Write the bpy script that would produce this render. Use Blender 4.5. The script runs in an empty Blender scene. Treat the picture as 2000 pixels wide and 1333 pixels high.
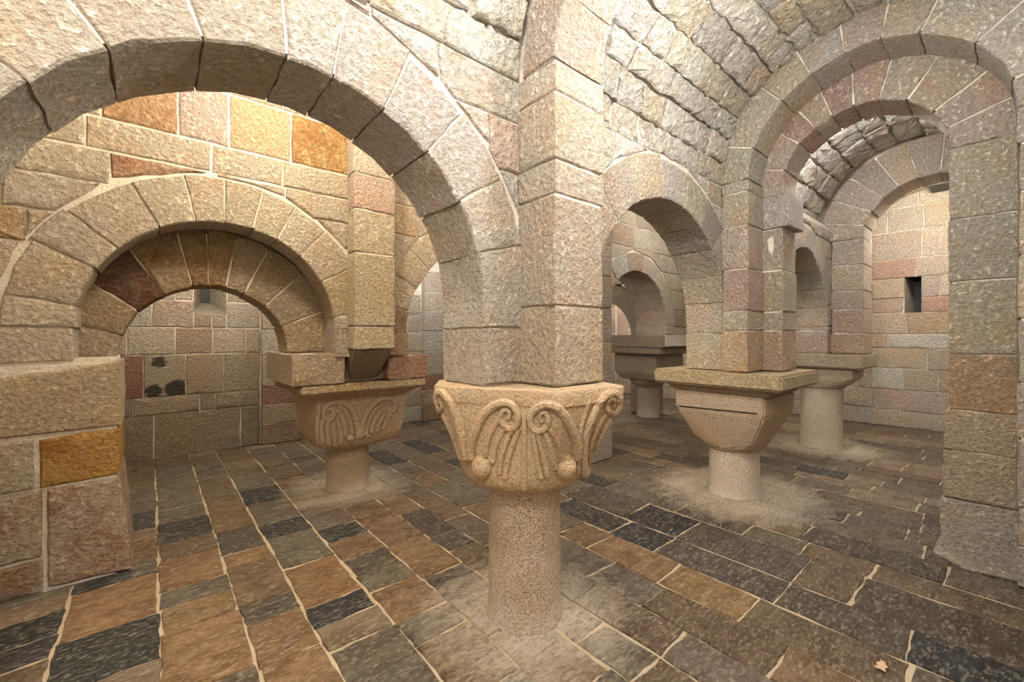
import bpy, bmesh, math, random
from mathutils import Vector
from mathutils.bvhtree import BVHTree
random.seed(7)
scn = bpy.context.scene
COL = scn.collection
R = math.radians

# ------------------------------------------------------------------ camera, world, lamps, exposure
# world: x runs along the arcades, y across the naves, origin on the floor under the carved column
CAM = Vector((-1.64, -1.84, 1.6)); FPX = 830.0; YH = 655.0
FW = Vector((math.cos(R(49.65)), math.sin(R(49.65)), 0)); RT = Vector((math.sin(R(49.65)), -math.cos(R(49.65)), 0))
cd = bpy.data.cameras.new('camera'); cam = bpy.data.objects.new('camera', cd); COL.objects.link(cam)
cd.sensor_width = 36; cd.lens = 36 * FPX / 2000; cd.shift_y = -(666.5 - YH) / 2000; cd.clip_start = .02
cam.location = CAM; cam.rotation_euler = (R(90), 0, R(-40.35))
scn.camera = cam
w = bpy.data.worlds.new('world'); scn.world = w; w.use_nodes = True
w.node_tree.nodes['Background'].inputs[0].default_value = (1, .9, .78, 1)
w.node_tree.nodes['Background'].inputs[1].default_value = .25
scn.view_settings.view_transform = 'Standard'; scn.view_settings.look = 'None'
scn.view_settings.exposure = 1.45; scn.view_settings.gamma = 1; scn.view_settings.use_curve_mapping = False

def lamp(name, loc, energy, col, rad=.12):
    l = bpy.data.lights.new(name, 'POINT'); l.energy = energy; l.color = col; l.shadow_soft_size = rad
    o = bpy.data.objects.new(name, l); COL.objects.link(o); o.location = loc
    return o
NEU = (1, .975, .935); WARM = (1, .87, .68)
lamp('fill_bay_near', (-2.05, -1.72, 3.38), 47, NEU, .15)  # unseen light added behind the camera as frontal fill
lamp('lamp_bay_near_overhead', (-.95, -1.05, 3.78), 34, NEU, .1)
lamp('lamp_bay_front', (.62, -1.15, 3.30), 44, NEU, .15)
lamp('lamp_bay_middle', (3.8, -.75, 3.86), 34, NEU)
lamp('lamp_bay_end', (6.7, -1.1, 3.8), 66, (1, .95, .87))
lamp('lamp_nave_two_left', (-.95, 1.05, 3.55), 50, WARM, .15)
lamp('lamp_nave_two_mid', (1.7, 1.0, 3.5), 30, WARM)
lamp('lamp_nave_two_far', (4.4, 1.0, 3.5), 24, NEU)
lamp('lamp_nave_three_left', (-1.1, 4.2, 2.9), 34, WARM)
lamp('lamp_nave_three_mid', (1.9, 4.2, 2.9), 28, NEU)
lamp('lamp_nave_three_far', (7.0, 4.2, 2.6), 40, (1, .88, .80))

def unproj(px, py):
    return (FW + RT * ((px - 1000) / FPX) + Vector((0, 0, (YH - py) / FPX)))
def onY(px, py, y):
    d = unproj(px, py); return CAM + d * ((y - CAM.y) / d.y)
def onX(px, py, x):
    d = unproj(px, py); return CAM + d * ((x - CAM.x) / d.x)
def onZ(px, py, z=0):
    d = unproj(px, py); return CAM + d * ((z - CAM.z) / d.z)

# ------------------------------------------------------------------ materials
def newmat(name):
    m = bpy.data.materials.new(name); m.use_nodes = True
    nt = m.node_tree; b = nt.nodes['Principled BSDF']
    return m, nt, b
def nd(nt, t, **k):
    n = nt.nodes.new(t)
    for a, v in k.items(): setattr(n, a, v)
    return n
def ramp(nt, src, p0, p1, c0=(0, 0, 0, 1), c1=(1, 1, 1, 1)):
    r = nd(nt, 'ShaderNodeValToRGB'); nt.links.new(src, r.inputs[0])
    if p0 > p1: p0, p1, c0, c1 = p1, p0, c1, c0
    e = r.color_ramp.elements; e[0].position = p0; e[1].position = p1; e[0].color = c0; e[1].color = c1
    return r.outputs[0]
def noise(nt, vec, scale, detail=4, rough=.55, dist=0):
    n = nd(nt, 'ShaderNodeTexNoise'); n.inputs['Scale'].default_value = scale; n.inputs['Detail'].default_value = detail
    n.inputs['Roughness'].default_value = rough; n.inputs['Distortion'].default_value = dist
    nt.links.new(vec, n.inputs['Vector']); return n.outputs['Fac']
def mix(nt, fac, a, b, mode='MIX'):
    m = nd(nt, 'ShaderNodeMix', data_type='RGBA', blend_type=mode)
    for s, v in ((m.inputs[0], fac), (m.inputs[6], a), (m.inputs[7], b)):
        if isinstance(v, (int, float)): s.default_value = v
        elif isinstance(v, tuple): s.default_value = v + (1,) if len(v) == 3 else v
        else: nt.links.new(v, s)
    return m.outputs[2]
def mth(nt, op, a, b=None):
    m = nd(nt, 'ShaderNodeMath', operation=op)
    for i, v in enumerate((a, b)):
        if v is None: continue
        if isinstance(v, (int, float)): m.inputs[i].default_value = v
        else: nt.links.new(v, m.inputs[i])
    return m.outputs[0]
def coords(nt, stretch=(1, 1, 1)):
    g = nd(nt, 'ShaderNodeNewGeometry'); oi = nd(nt, 'ShaderNodeObjectInfo')
    s = nd(nt, 'ShaderNodeVectorMath', operation='SCALE'); s.inputs[0].default_value = (37, 71, 53)
    nt.links.new(oi.outputs['Random'], s.inputs['Scale'])
    a = nd(nt, 'ShaderNodeVectorMath', operation='ADD')
    m = nd(nt, 'ShaderNodeVectorMath', operation='MULTIPLY'); m.inputs[1].default_value = stretch
    nt.links.new(g.outputs['Position'], m.inputs[0])
    nt.links.new(m.outputs[0], a.inputs[0]); nt.links.new(s.outputs[0], a.inputs[1])
    return a.outputs[0], oi, g
def bump(nt, b, h, strength, dist):
    n = nd(nt, 'ShaderNodeBump'); n.inputs['Strength'].default_value = strength; n.inputs['Distance'].default_value = dist
    nt.links.new(h, n.inputs['Height']); nt.links.new(n.outputs[0], b.inputs['Normal'])

def sandstone(name, pit=.9, tint=.55, spots=None, pitscale=40, stain=0):
    m, nt, b = newmat(name)
    v, oi, g = coords(nt)
    big = noise(nt, v, 2.6, 5, .6, .4); big2 = noise(nt, v, 4.3, 4, .6, .8)
    mid = noise(nt, v, 13, 6, .65); fine = noise(nt, v, pitscale, 6, .62); tiny = noise(nt, v, 120, 3, .6)
    c = mix(nt, mth(nt, 'MULTIPLY', ramp(nt, big, .47, .68), tint), oi.outputs['Color'], mix(nt, 1.0, oi.outputs['Color'], (1.08, .89, .66), 'MULTIPLY'))
    c = mix(nt, mth(nt, 'MULTIPLY', ramp(nt, big2, .55, .72), tint * .8), c, mix(nt, 1.0, c, (1.0, .80, .70), 'MULTIPLY'))
    c = mix(nt, mth(nt, 'MULTIPLY', ramp(nt, mid, .55, .75), .45), c, mix(nt, .6, c, (.72, .66, .57)))
    c = mix(nt, mth(nt, 'MULTIPLY', ramp(nt, fine, .47, .36), .62), c, mix(nt, 1.0, c, (.50, .41, .32), 'MULTIPLY'))
    c = mix(nt, mth(nt, 'MULTIPLY', ramp(nt, tiny, .56, .72), .35), c, mix(nt, .5, c, (.85, .80, .72)))
    c = mix(nt, mth(nt, 'MULTIPLY', ramp(nt, tiny, .42, .28), .45), c, mix(nt, 1.0, c, (.55, .46, .38), 'MULTIPLY'))
    if stain:
        st = noise(nt, v, 3.4, 6, .7, .8); c = mix(nt, mth(nt, 'MULTIPLY', ramp(nt, st, .46, .60), stain), c, mix(nt, 1.0, c, (.68, .49, .43), 'MULTIPLY'))
        so = noise(nt, v, 5.1, 5, .7, .5); c = mix(nt, mth(nt, 'MULTIPLY', ramp(nt, so, .54, .68), stain), c, mix(nt, 1.0, c, (.85, .60, .32), 'MULTIPLY'))
    if spots:
        for (p, r) in spots:
            d = nd(nt, 'ShaderNodeVectorMath', operation='DISTANCE'); nt.links.new(g.outputs['Position'], d.inputs[0]); d.inputs[1].default_value = p
            wob = mth(nt, 'ADD', d.outputs['Value'], mth(nt, 'MULTIPLY', mth(nt, 'SUBTRACT', mid, .5), .14))
            c = mix(nt, mth(nt, 'MULTIPLY', ramp(nt, wob, r, r * .75), .88), c, (.035, .032, .03))
    nt.links.new(c, b.inputs['Base Color'])
    b.inputs['Roughness'].default_value = .92; b.inputs['Specular IOR Level'].default_value = .2
    h = mth(nt, 'ADD', mth(nt, 'MULTIPLY', ramp(nt, fine, .36, .60), 1.0), mth(nt, 'ADD', mth(nt, 'MULTIPLY', mid, 1.6), mth(nt, 'MULTIPLY', tiny, .3)))
    bump(nt, b, h, pit, .026)
    return m
M_STONE = sandstone('sandstone_pitted')
M_CARVE = sandstone('sandstone_carved', .6, .5, pitscale=60)
M_ROUGH = sandstone('sandstone_rubble', 1.0, .45, pitscale=24)
M_STAIN = sandstone('sandstone_iron_stained', .9, .5, stain=.65)

def shaft_mat():
    m, nt, b = newmat('shaft_speckled_stone')
    v, oi, g = coords(nt)
    vo = noise(nt, v, 115, 4, .6); mid = noise(nt, v, 6, 4); fine = noise(nt, v, 130, 3)
    c = mix(nt, mth(nt, 'MULTIPLY', ramp(nt, mid, .4, .7), .5), oi.outputs['Color'], mix(nt, 1.0, oi.outputs['Color'], (.95, .8, .62), 'MULTIPLY'))
    c = mix(nt, mth(nt, 'MULTIPLY', ramp(nt, vo, .46, .36), .75), c, mix(nt, 1.0, c, (.42, .33, .25), 'MULTIPLY'))
    sep = nd(nt, 'ShaderNodeSeparateXYZ'); nt.links.new(g.outputs['Position'], sep.inputs[0])
    lime = ramp(nt, mth(nt, 'ADD', sep.outputs['Z'], mth(nt, 'MULTIPLY', mid, .35)), .40, .08)   # lime wash splashed up from the floor joints
    c = mix(nt, mth(nt, 'MULTIPLY', lime, .55), c, (.66, .60, .52))
    nt.links.new(c, b.inputs['Base Color']); b.inputs['Roughness'].default_value = .9
    bump(nt, b, mth(nt, 'ADD', ramp(nt, vo, .33, .5), mth(nt, 'MULTIPLY', fine, .4)), .8, .008)
    return m
M_SHAFT = shaft_mat()

def mortar_mat(name, c0, c1):
    m, nt, b = newmat(name); v, oi, g = coords(nt)
    n1 = noise(nt, v, 7, 5); n2 = noise(nt, v, 60, 4)
    c = mix(nt, ramp(nt, n1, .35, .7), c0, c1); c = mix(nt, mth(nt, 'MULTIPLY', ramp(nt, n2, .45, .3), .5), c, (.22, .17, .12))
    nt.links.new(c, b.inputs['Base Color']); b.inputs['Roughness'].default_value = .95
    bump(nt, b, n2, .8, .01); return m
M_MORTAR = mortar_mat('lime_mortar', (.56, .50, .42), (.70, .65, .57))
M_JOINT = mortar_mat('floor_joint_mortar', (.40, .31, .20), (.50, .405, .285))

COLS = {'c1': (0.02, 0.0), 'c2': (2.90, 0.0), 'c3': (-.04, 2.74), 'c4': (5.75, -.05), 'c5': (5.88, 2.84)}
def paver_mat(far=False):
    m, nt, b = newmat('paving_slate_far' if far else 'paving_slate')
    v, oi, g = coords(nt, (1, 1, .2))
    if far: oi = nd(nt, 'ShaderNodeAttribute', attribute_name='tone')
    va, _, _ = coords(nt, (1.0, 2.2, .2))
    n1 = noise(nt, va, 5, 6, .65, .6); n2 = noise(nt, va, 26, 5, .7, .3); n3 = noise(nt, v, 70, 4, .6)
    c = mix(nt, mth(nt, 'MULTIPLY', ramp(nt, n1, .42, .60), .9), oi.outputs['Color'], mix(nt, 1.0, oi.outputs['Color'], (.62, .56, .50), 'MULTIPLY'))
    c = mix(nt, mth(nt, 'MULTIPLY', ramp(nt, n2, .52, .64), .7), c, mix(nt, .6, c, (.50, .43, .34)))
    c = mix(nt, mth(nt, 'MULTIPLY', ramp(nt, n2, .46, .32), .6), c, mix(nt, 1.0, c, (.48, .44, .40), 'MULTIPLY'))
    c = mix(nt, mth(nt, 'MULTIPLY', ramp(nt, n3, .45, .3), .5), c, mix(nt, 1.0, c, (.45, .42, .4), 'MULTIPLY'))
    dmin = None
    for k, rr in (('c1', .0), ('c2', .22), ('c3', .05), ('c4', .15)):
        d = nd(nt, 'ShaderNodeVectorMath', operation='DISTANCE'); nt.links.new(g.outputs['Position'], d.inputs[0])
        d.inputs[1].default_value = COLS[k] + (0,)
        dd = mth(nt, 'SUBTRACT', d.outputs['Value'], rr)
        dmin = dd if dmin is None else mth(nt, 'MINIMUM', dmin, dd)
    wob = mth(nt, 'ADD', dmin, mth(nt, 'MULTIPLY', mth(nt, 'SUBTRACT', n1, .5), .55))
    lime = mth(nt, 'MULTIPLY', ramp(nt, wob, .66, .26), .9)                     # lime smeared round the column feet
    lime = mth(nt, 'MULTIPLY', lime, ramp(nt, n2, .25, .5))
    c = mix(nt, lime, c, (.50, .425, .33))
    nt.links.new(c, b.inputs['Base Color'])
    nt.links.new(ramp(nt, mth(nt, 'ADD', mth(nt, 'MULTIPLY', n2, .5), mth(nt, 'MULTIPLY', lime, .6)), .1, .7, (.30,) * 3 + (1,), (.80,) * 3 + (1,)), b.inputs['Roughness'])
    b.inputs['Specular IOR Level'].default_value = .35
    bump(nt, b, mth(nt, 'ADD', mth(nt, 'MULTIPLY', n2, 1.2), mth(nt, 'ADD', mth(nt, 'MULTIPLY', n1, .8), mth(nt, 'MULTIPLY', n3, .5))), 1.0, .014)
    return m
M_PAVE = paver_mat(); M_PAVE_FAR = paver_mat(True)
def plain(name, col, rough=.8):
    m, nt, b = newmat(name); v, oi, g = coords(nt)
    n1 = noise(nt, v, 30, 3); c = mix(nt, mth(nt, 'MULTIPLY', n1, .5), col, tuple(x * .6 for x in col))
    nt.links.new(c, b.inputs['Base Color']); b.inputs['Roughness'].default_value = rough; return m
M_DARK = plain('recess_shade_dark', (.012, .011, .010), .5)
M_METAL = plain('black_lamp_metal', (.02, .02, .02), .5)
M_LEAF = plain('dry_leaf', (.62, .42, .25), .7)

# ------------------------------------------------------------------ object helpers
def link(name, verts, faces, mat, parent=None, color=None, smooth=True, kind=None):
    bm = bmesh.new(); off = parent.location if parent is not None else Vector((0, 0, 0))
    if parent is not None and parent.parent is not None: off = off + parent.parent.location
    vs = [bm.verts.new((v[0] - off[0], v[1] - off[1], v[2] - off[2])) for v in verts]
    for f in faces:
        try: bm.faces.new([vs[i] for i in f])
        except ValueError: pass
    return link_bm(name, bm, mat, parent, color, smooth, kind)
def link_bm(name, bm, mat, parent=None, color=None, smooth=True, kind=None):
    bmesh.ops.recalc_face_normals(bm, faces=bm.faces)
    me = bpy.data.meshes.new(name); bm.to_mesh(me); bm.free()
    if smooth: me.polygons.foreach_set('use_smooth', [True] * len(me.polygons))
    if smooth: me.set_sharp_from_angle(angle=R(33))
    me.materials.append(mat)
    o = bpy.data.objects.new(name, me); COL.objects.link(o)
    if parent is not None: o.parent = parent
    if color is not None: o.color = tuple(color) + (1,)
    if kind: o['kind'] = kind
    return o
def thing(name, loc, label, cat, group=None):
    o = bpy.data.objects.new(name, None); COL.objects.link(o); o.location = loc; o.empty_display_size = .1
    o['label'] = label; o['category'] = cat; o['kind'] = 'thing'
    if group: o['group'] = group
    return o
def struct(o, label=None, cat=None):
    o['kind'] = 'structure'
    if label: o['label'] = label
    if cat: o['category'] = cat
    return o
def boxes(bs):
    vs, fs = [], []
    for (x0, x1, y0, y1, z0, z1) in bs:
        k = len(vs)
        vs += [(x0, y0, z0), (x1, y0, z0), (x1, y1, z0), (x0, y1, z0), (x0, y0, z1), (x1, y0, z1), (x1, y1, z1), (x0, y1, z1)]
        fs += [tuple(k + i for i in f) for f in ((0, 3, 2, 1), (4, 5, 6, 7), (0, 1, 5, 4), (1, 2, 6, 5), (2, 3, 7, 6), (3, 0, 4, 7))]
    return vs, fs

# maps (s,t,n) -> world
def mapY(y0, sg=-1): return lambda s, t, n: (s, y0 + sg * n, t)       # wall plane y = y0, n outward = -y
def mapX(x0, sg=-1): return lambda s, t, n: (x0 + sg * n, s, t)       # wall plane x = x0
def mapZ(z0=0): return lambda s, t, n: (s, t, z0 + n)
def mapV(cy, cz, rad): return lambda s, t, n: (s, cy + (rad - n) * math.cos(t), cz + (rad - n) * math.sin(t))   # barrel vault, t angle

def jit(c, a=.05):
    k = 1 + random.uniform(-a, a)
    return tuple(max(.01, x * k * (1 + random.uniform(-a, a) * .35)) for x in c)
CREAM = (.66, .575, .46); BEIGE = (.62, .55, .45); GREY = (.60, .57, .52); WHITE = (.71, .675, .61); PINK = (.615, .52, .45)
ORANGE = (.64, .42, .19); RED = (.50, .31, .24); BROWN = (.40, .29, .19); DGREY = (.40, .36, .31); GREEN = (.54, .52, .42)
def pick(*cs): return jit(random.choice(cs), .07)
def P_near(): return pick(GREY, GREY, WHITE, BEIGE, BEIGE, (.62, .53, .46))
def P_warm(): return pick(CREAM, CREAM, BEIGE, CREAM, (.66, .52, .35))
def P_vault(): return pick(WHITE, GREY, WHITE, BEIGE)
def P_soft(): return pick(PINK, BEIGE, CREAM, CREAM, GREY)
def P_back(): return pick(BEIGE, GREY, CREAM, (.52, .43, .33), PINK)

def inset(poly, d):
    n = len(poly); out = []
    for i in range(n):
        p0, p1, p2 = poly[i - 1], poly[i], poly[(i + 1) % n]
        def nrm(a, b):
            dx, dy = b[0] - a[0], b[1] - a[1]; l = math.hypot(dx, dy) or 1e-9; return (-dy / l, dx / l)
        a, b = nrm(p0, p1), nrm(p1, p2)
        bx, by = a[0] + b[0], a[1] + b[1]; l2 = bx * bx + by * by
        if l2 < .05: out.append((p1[0] + a[0] * d, p1[1] + a[1] * d)); continue
        k = 2 * d / l2
        out.append((p1[0] + bx * k, p1[1] + by * k))
    return out
def area(p): return sum(p[i - 1][0] * p[i][1] - p[i][0] * p[i - 1][1] for i in range(len(p))) / 2
def ccw(p): return p if area(p) > 0 else p[::-1]

STONES = []          # (object, world centre of its face) so single stones can be coloured
def stone(parent, poly, M, nf, nb, col=None, mat=None, name='stone', gap=.011, ch=.009, seg=.085, rough=.005, both=False, mid=0, us=1.0):
    """one block: outline poly in (s,t), worn face at nf, back at nb; us scales t to metres for angular maps"""
    poly = ccw([(s, t * us) for s, t in poly]); poly = inset(poly, gap / 2)
    if area(poly) < .0012: return None
    pts = []; n = len(poly)
    for i in range(n):
        a, b = poly[i], poly[(i + 1) % n]; L = math.hypot(b[0] - a[0], b[1] - a[1])
        k = max(1, min(7, round(L / seg)))
        for j in range(k):
            f = j / k; x, y = a[0] + (b[0] - a[0]) * f, a[1] + (b[1] - a[1]) * f
            pts.append((x + random.uniform(-1, 1) * rough, y + random.uniform(-1, 1) * rough))
    cx = sum(p[0] for p in pts) / len(pts); cy = sum(p[1] for p in pts) / len(pts)
    m = len(pts); size = math.sqrt(abs(area(pts)))
    def shrink(ps, d):
        out = []
        for i in range(m):
            p0, p1, p2 = ps[i - 1], ps[i], ps[(i + 1) % m]
            tx, ty = p2[0] - p0[0], p2[1] - p0[1]; l = math.hypot(tx, ty) or 1e-9
            out.append((p1[0] - ty / l * d, p1[1] + tx / l * d))
        return out
    r1 = shrink(pts, min(ch, size * .12)); r2 = [(x + (cx - x) * .30, y + (cy - y) * .30) for x, y in r1]
    sgn = 1 if nf > nb else -1
    rn = lambda k=1.0: random.uniform(-1, 1) * rough * k
    V, F = [], []
    def ring(ps, nval, k=0): 
        s0 = len(V)
        for (x, y) in ps: V.append(M(x, y / us, nval + (rn(k) if k else 0)))
        return s0
    def bridge(a, b):
        for i in range(m): j = (i + 1) % m; F.append((a + i, a + j, b + j, b + i))
    rings = []
    if both:
        q2 = ring(r2, nb - sgn * .002, .8); q1 = ring(r1, nb, .6); rings += [q2, q1, ring(pts, nb + sgn * ch)]
    else: rings += [ring(pts, nb)]
    for k in range(mid):
        f = (k + 1) / (mid + 1); rings.append(ring([(x + rn(), y + rn()) for x, y in pts], nb + (nf - nb) * f))
    rings += [ring(pts, nf - sgn * ch, .3), ring(r1, nf, .6), ring(r2, nf + sgn * .003, 1.2)]
    for a, b in zip(rings, rings[1:]): bridge(a, b)
    V.append(M(cx, cy / us, nf + sgn * .003)); c = len(V) - 1
    for i in range(m): F.append((rings[-1] + i, rings[-1] + (i + 1) % m, c))
    if both:
        V.append(M(cx, cy / us, nb)); c0 = len(V) - 1
        for i in range(m): F.append((rings[0] + (i + 1) % m, rings[0] + i, c0))
    else: F.append(tuple(rings[0] + i for i in range(m))[::-1])
    o = link(name, V, F, mat or M_STONE, parent, col or P_near())
    STONES.append((o, Vector(M(cx, cy / us, nf)))); return o

def clip_half(poly, px, py, nx, ny):
    """keep the side where (p - (px,py)).n >= 0"""
    out = []; n = len(poly)
    for i in range(n):
        a, b = poly[i], poly[(i + 1) % n]
        da = (a[0] - px) * nx + (a[1] - py) * ny; db = (b[0] - px) * nx + (b[1] - py) * ny
        if da >= 0: out.append(a)
        if (da >= 0) != (db >= 0):
            f = da / (da - db); out.append((a[0] + (b[0] - a[0]) * f, a[1] + (b[1] - a[1]) * f))
    return out
def clip_arches(poly, arches):
    for (c, z0, r) in arches:
        if len(poly) < 3: return []
        near = False
        for k in range(len(poly)):
            a, b = poly[k], poly[(k + 1) % len(poly)]
            for f in (0, .25, .5, .75):
                s, t = a[0] + (b[0] - a[0]) * f, a[1] + (b[1] - a[1]) * f
                if (t >= z0 and math.hypot(s - c, t - z0) < r) or (t < z0 and abs(s - c) < r): near = True
        ms = sum(p[0] for p in poly) / len(poly); mt = sum(p[1] for p in poly) / len(poly)
        if not near: continue
        if mt >= z0: dx, dy = ms - c, mt - z0
        else: dx, dy = ms - c, 0
        l = math.hypot(dx, dy) or 1e-6; dx /= l; dy /= l
        poly = clip_half(poly, c + dx * r, max(z0, min(mt, z0)) + dy * r, dx, dy)
    return poly if len(poly) >= 3 else []
def courses(parent, s0, s1, ts, M, nf, nb, wr=(.3, .6), arches=(), colfn=P_near, mat=None, holes=(), name='stone', tilt=.012, us=1.0, gap=.010, rough=.0045, seg=.085, ch=.009, smin=.14):
    for t0, t1 in zip(ts, ts[1:]):
        s = s0; off = random.uniform(.3, 1)
        while s < s1 - 1e-3:
            wd = random.uniform(*wr) * (off if s == s0 else 1); e = s + wd
            if s1 - e < wr[0] * .6: e = s1
            k = random.uniform(-tilt, tilt) if e < s1 else 0; k0 = 0 if s == s0 else kprev
            add_rect(parent, s + k0, s - k0, e + k, e - k, t0, t1, M, nf, nb, arches, colfn, mat, holes, name, us, gap, rough, seg, ch)
            kprev = k; s = e
def add_rect(parent, sb0, st0, sb1, st1, t0, t1, M, nf, nb, arches=(), colfn=P_near, mat=None, holes=(), name='stone', us=1.0, gap=.012, rough=.0045, seg=.085, ch=.012, col=None):
    pr = random.uniform(-.012, .022) if us != 1 else random.uniform(-.006, .008) if nf > nb else random.uniform(-.008, .006)
    poly = [(sb0, t0), (sb1, t0), (st1, t1), (st0, t1)]
    parts = [poly]
    for (h0, h1, g0, g1) in holes:
        nxt = []
        for p in parts:
            ss = [q[0] for q in p]; tt = [q[1] for q in p]
            if max(ss) <= h0 or min(ss) >= h1 or max(tt) <= g0 or min(tt) >= g1: nxt.append(p); continue
            nxt += [clip_half(p, h0, 0, -1, 0), clip_half(p, h1, 0, 1, 0)]
            mm = clip_half(clip_half(p, h0, 0, 1, 0), h1, 0, -1, 0)
            if len(mm) > 2: nxt += [clip_half(mm, 0, g0, 0, -1), clip_half(mm, 0, g1, 0, 1)]
        parts = [p for p in nxt if len(p) > 2 and abs(area(p)) > .003]
    for p in parts:
        p = clip_arches(p, arches)
        if len(p) < 3 or abs(area([(a, b * us) for a, b in p])) < .005: continue
        cc = col or colfn()
        stone(parent, p, M, nf + pr, nb, cc, mat or (M_STAIN if cc[1] / cc[0] < .78 else M_STONE), name, us=us, gap=gap, rough=rough, seg=seg, ch=ch)
def arch_ring(parent, c, z0, r0, r1, angs, M, nf, nb, colfn=P_near, name='voussoir', mat=None, mid=2, core=True, r1fn=None, gap=.009, cols=None):
    """angs in degrees, 0 = +s side, 180 = -s side"""
    for i, (a0, a1) in enumerate(zip(angs, angs[1:])):
        k = max(2, int((a1 - a0) / 7)); ro = (r1fn(i) if r1fn else r1 + random.uniform(-.02, .02)); ri = r0 + random.uniform(-.005, .005)
        P = [(c + ro * math.cos(R(a0 + (a1 - a0) * j / 2)), z0 + ro * math.sin(R(a0 + (a1 - a0) * j / 2))) for j in range(3)]
        P += [(c + ri * math.cos(R(a1 + (a0 - a1) * j / k)), z0 + ri * math.sin(R(a1 + (a0 - a1) * j / k))) for j in range(k + 1)]
        pr = random.uniform(-.004, .006)
        cc = cols[i] if cols and cols[i] else colfn()
        stone(parent, P, M, nf + (pr if nf > nb else -pr), nb, cc, mat or (M_STAIN if cc[1] / cc[0] < .775 else M_STONE), name, both=True, mid=mid, gap=gap)
    if core:
        V, F = [], []; n = 36; a0, a1 = R(angs[0] + .3), R(angs[-1] - .3); e = .011 * (1 if nf > nb else -1)
        for i in range(n + 1):
            a = a0 + (a1 - a0) * i / n
            for (rr, nn) in ((r0 + .022, nf - e), (r1 - .03, nf - e), (r1 - .03, nb + e), (r0 + .022, nb + e)):
                V.append(M(c + rr * math.cos(a), z0 + rr * math.sin(a), nn))
        for i in range(n):
            for j in range(4): F.append((i * 4 + j, i * 4 + (j + 1) % 4, i * 4 + 4 + (j + 1) % 4, i * 4 + 4 + j))
        F += [(0, 1, 2, 3), tuple(n * 4 + j for j in (3, 2, 1, 0))]
        link('mortar_bed', V, F, M_MORTAR, parent, smooth=False)
def blocks(parent, x0, x1, y0, y1, zs, colfn=P_near, name='stone', cols=None, jx=.006, gap=.009, mat=None, shape=None):
    for i, (z0, z1) in enumerate(zip(zs, zs[1:])):
        j = lambda: random.uniform(-jx, jx)
        P = [(x0 + j(), y0 + j()), (x1 + j(), y0 + j()), (x1 + j(), y1 + j()), (x0 + j(), y1 + j())]
        if shape: P = shape(i, P)
        h = (z1 - z0)
        stone(parent, P, mapZ(), z1 - gap / 2, z0 + gap / 2, (cols[i] if cols and cols[i] else colfn()), mat, name, gap=.002, both=True, mid=max(1, min(4, int(h / .1))), seg=.1)
    link('mortar_bed', *boxes([(x0 + .012, x1 - .012, y0 + .012, y1 - .012, zs[0] + .004, zs[-1] - .004)]), M_MORTAR, parent, smooth=False)
def wall_core(name, s0, s1, base, top, M, nf, nb, arches, extra=(), step=.05):
    """mortar body of a pierced wall: the underside follows the arch soffits"""
    def low(s):
        z = base
        for (c, z0, r) in arches:
            if abs(s - c) < r + .024: z = max(z, z0 + math.sqrt(max(0, (r + .024) ** 2 - (s - c) ** 2)))
        return z
    ss = set([s0, s1])
    for (c, z0, r) in arches:
        q = r + .024
        for a in range(0, 181, 5): ss.add(round(c + q * math.cos(R(a)), 5))
        ss.add(c - q - 1e-4); ss.add(c + q + 1e-4)
    ss = sorted(x for x in ss if s0 <= x <= s1); V, F = [], []
    for s in ss:
        l = min(low(s), top - .01); V += [M(s, l, nf), M(s, top, nf), M(s, top, nb), M(s, l, nb)]
    for i in range(len(ss) - 1):
        for j in range(4): F.append((i * 4 + j, i * 4 + (j + 1) % 4, i * 4 + 4 + (j + 1) % 4, i * 4 + 4 + j))
    k = (len(ss) - 1) * 4; F += [(0, 1, 2, 3), (k + 3, k + 2, k + 1, k)]
    return struct(link(name, V, F, M_MORTAR, None, smooth=False))

# ------------------------------------------------------------------ floor
fl = struct(link('floor', *boxes([(-3.3, 8.6, -2.2, 8.0, -.2, -.008)]), M_JOINT, None, smooth=False), 'uneven floor of brown and slate-dark paving stones in pale mortar', 'floor')
strips = [-2.75, -2.38, -2.02, -1.60, -1.25, -.96, -.61, -.28, .04, .29, .56, .86, 1.19, 1.52, 1.97, 2.24, 2.58, 2.86, 3.13, 3.38, 3.66, 3.95, 4.2, 4.5, 4.78, 5.05, 5.36, 5.64, 5.95, 6.25, 6.6, 6.9, 7.25, 7.6, 7.95, 8.25]
OCH = (.205, .134, .072); BRN = (.155, .108, .066); SLT = (.042, .043, .042); GBR = (.150, .120, .088); TAN = (.25, .187, .125); DBR = (.100, .078, .060); GRN = (.148, .125, .088)
pav = []
for i, (a0, a1) in enumerate(zip(strips, strips[1:])):
    b = -2.1 + random.uniform(0, .3); bmax = 5.3
    while b < bmax:
        if a1 <= .3: L = random.choice([.22, .27, .33, .38, .45, .55])
        else: L = random.choice([.3, .4, .5, .58, .68, .8])
        e = min(bmax, b + L)
        if bmax - e < .15: e = bmax
        cx, cy = (a0 + a1) / 2, (b + e) / 2
        inpier = (cx < -1.78 and 2.0 < cy < 2.75)
        if not inpier: pav.append((a0, a1, b, e))
        elif a1 > -1.7: pav.append((-1.765, a1, b, e))
        if inpier and b < 1.98 and a1 < -1.5: pav.append((a0, a1, b, 2.05))
        b = e
def vis(p):
    d = Vector(((p[0] + p[1]) / 2, (p[2] + p[3]) / 2, 0)) - CAM; f = d.dot(FW); r = d.dot(RT)
    if f < .35: return -1
    x = 1000 + FPX * r / f; y = YH + FPX * 1.6 / f
    if x < -250 or x > 2250 or y > 1600: return -1
    return (p[1] - p[0]) * (p[3] - p[2]) / f ** 3
pav = [(vis(p), p) for p in pav]; pav.sort(key=lambda q: -q[0])
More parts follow.
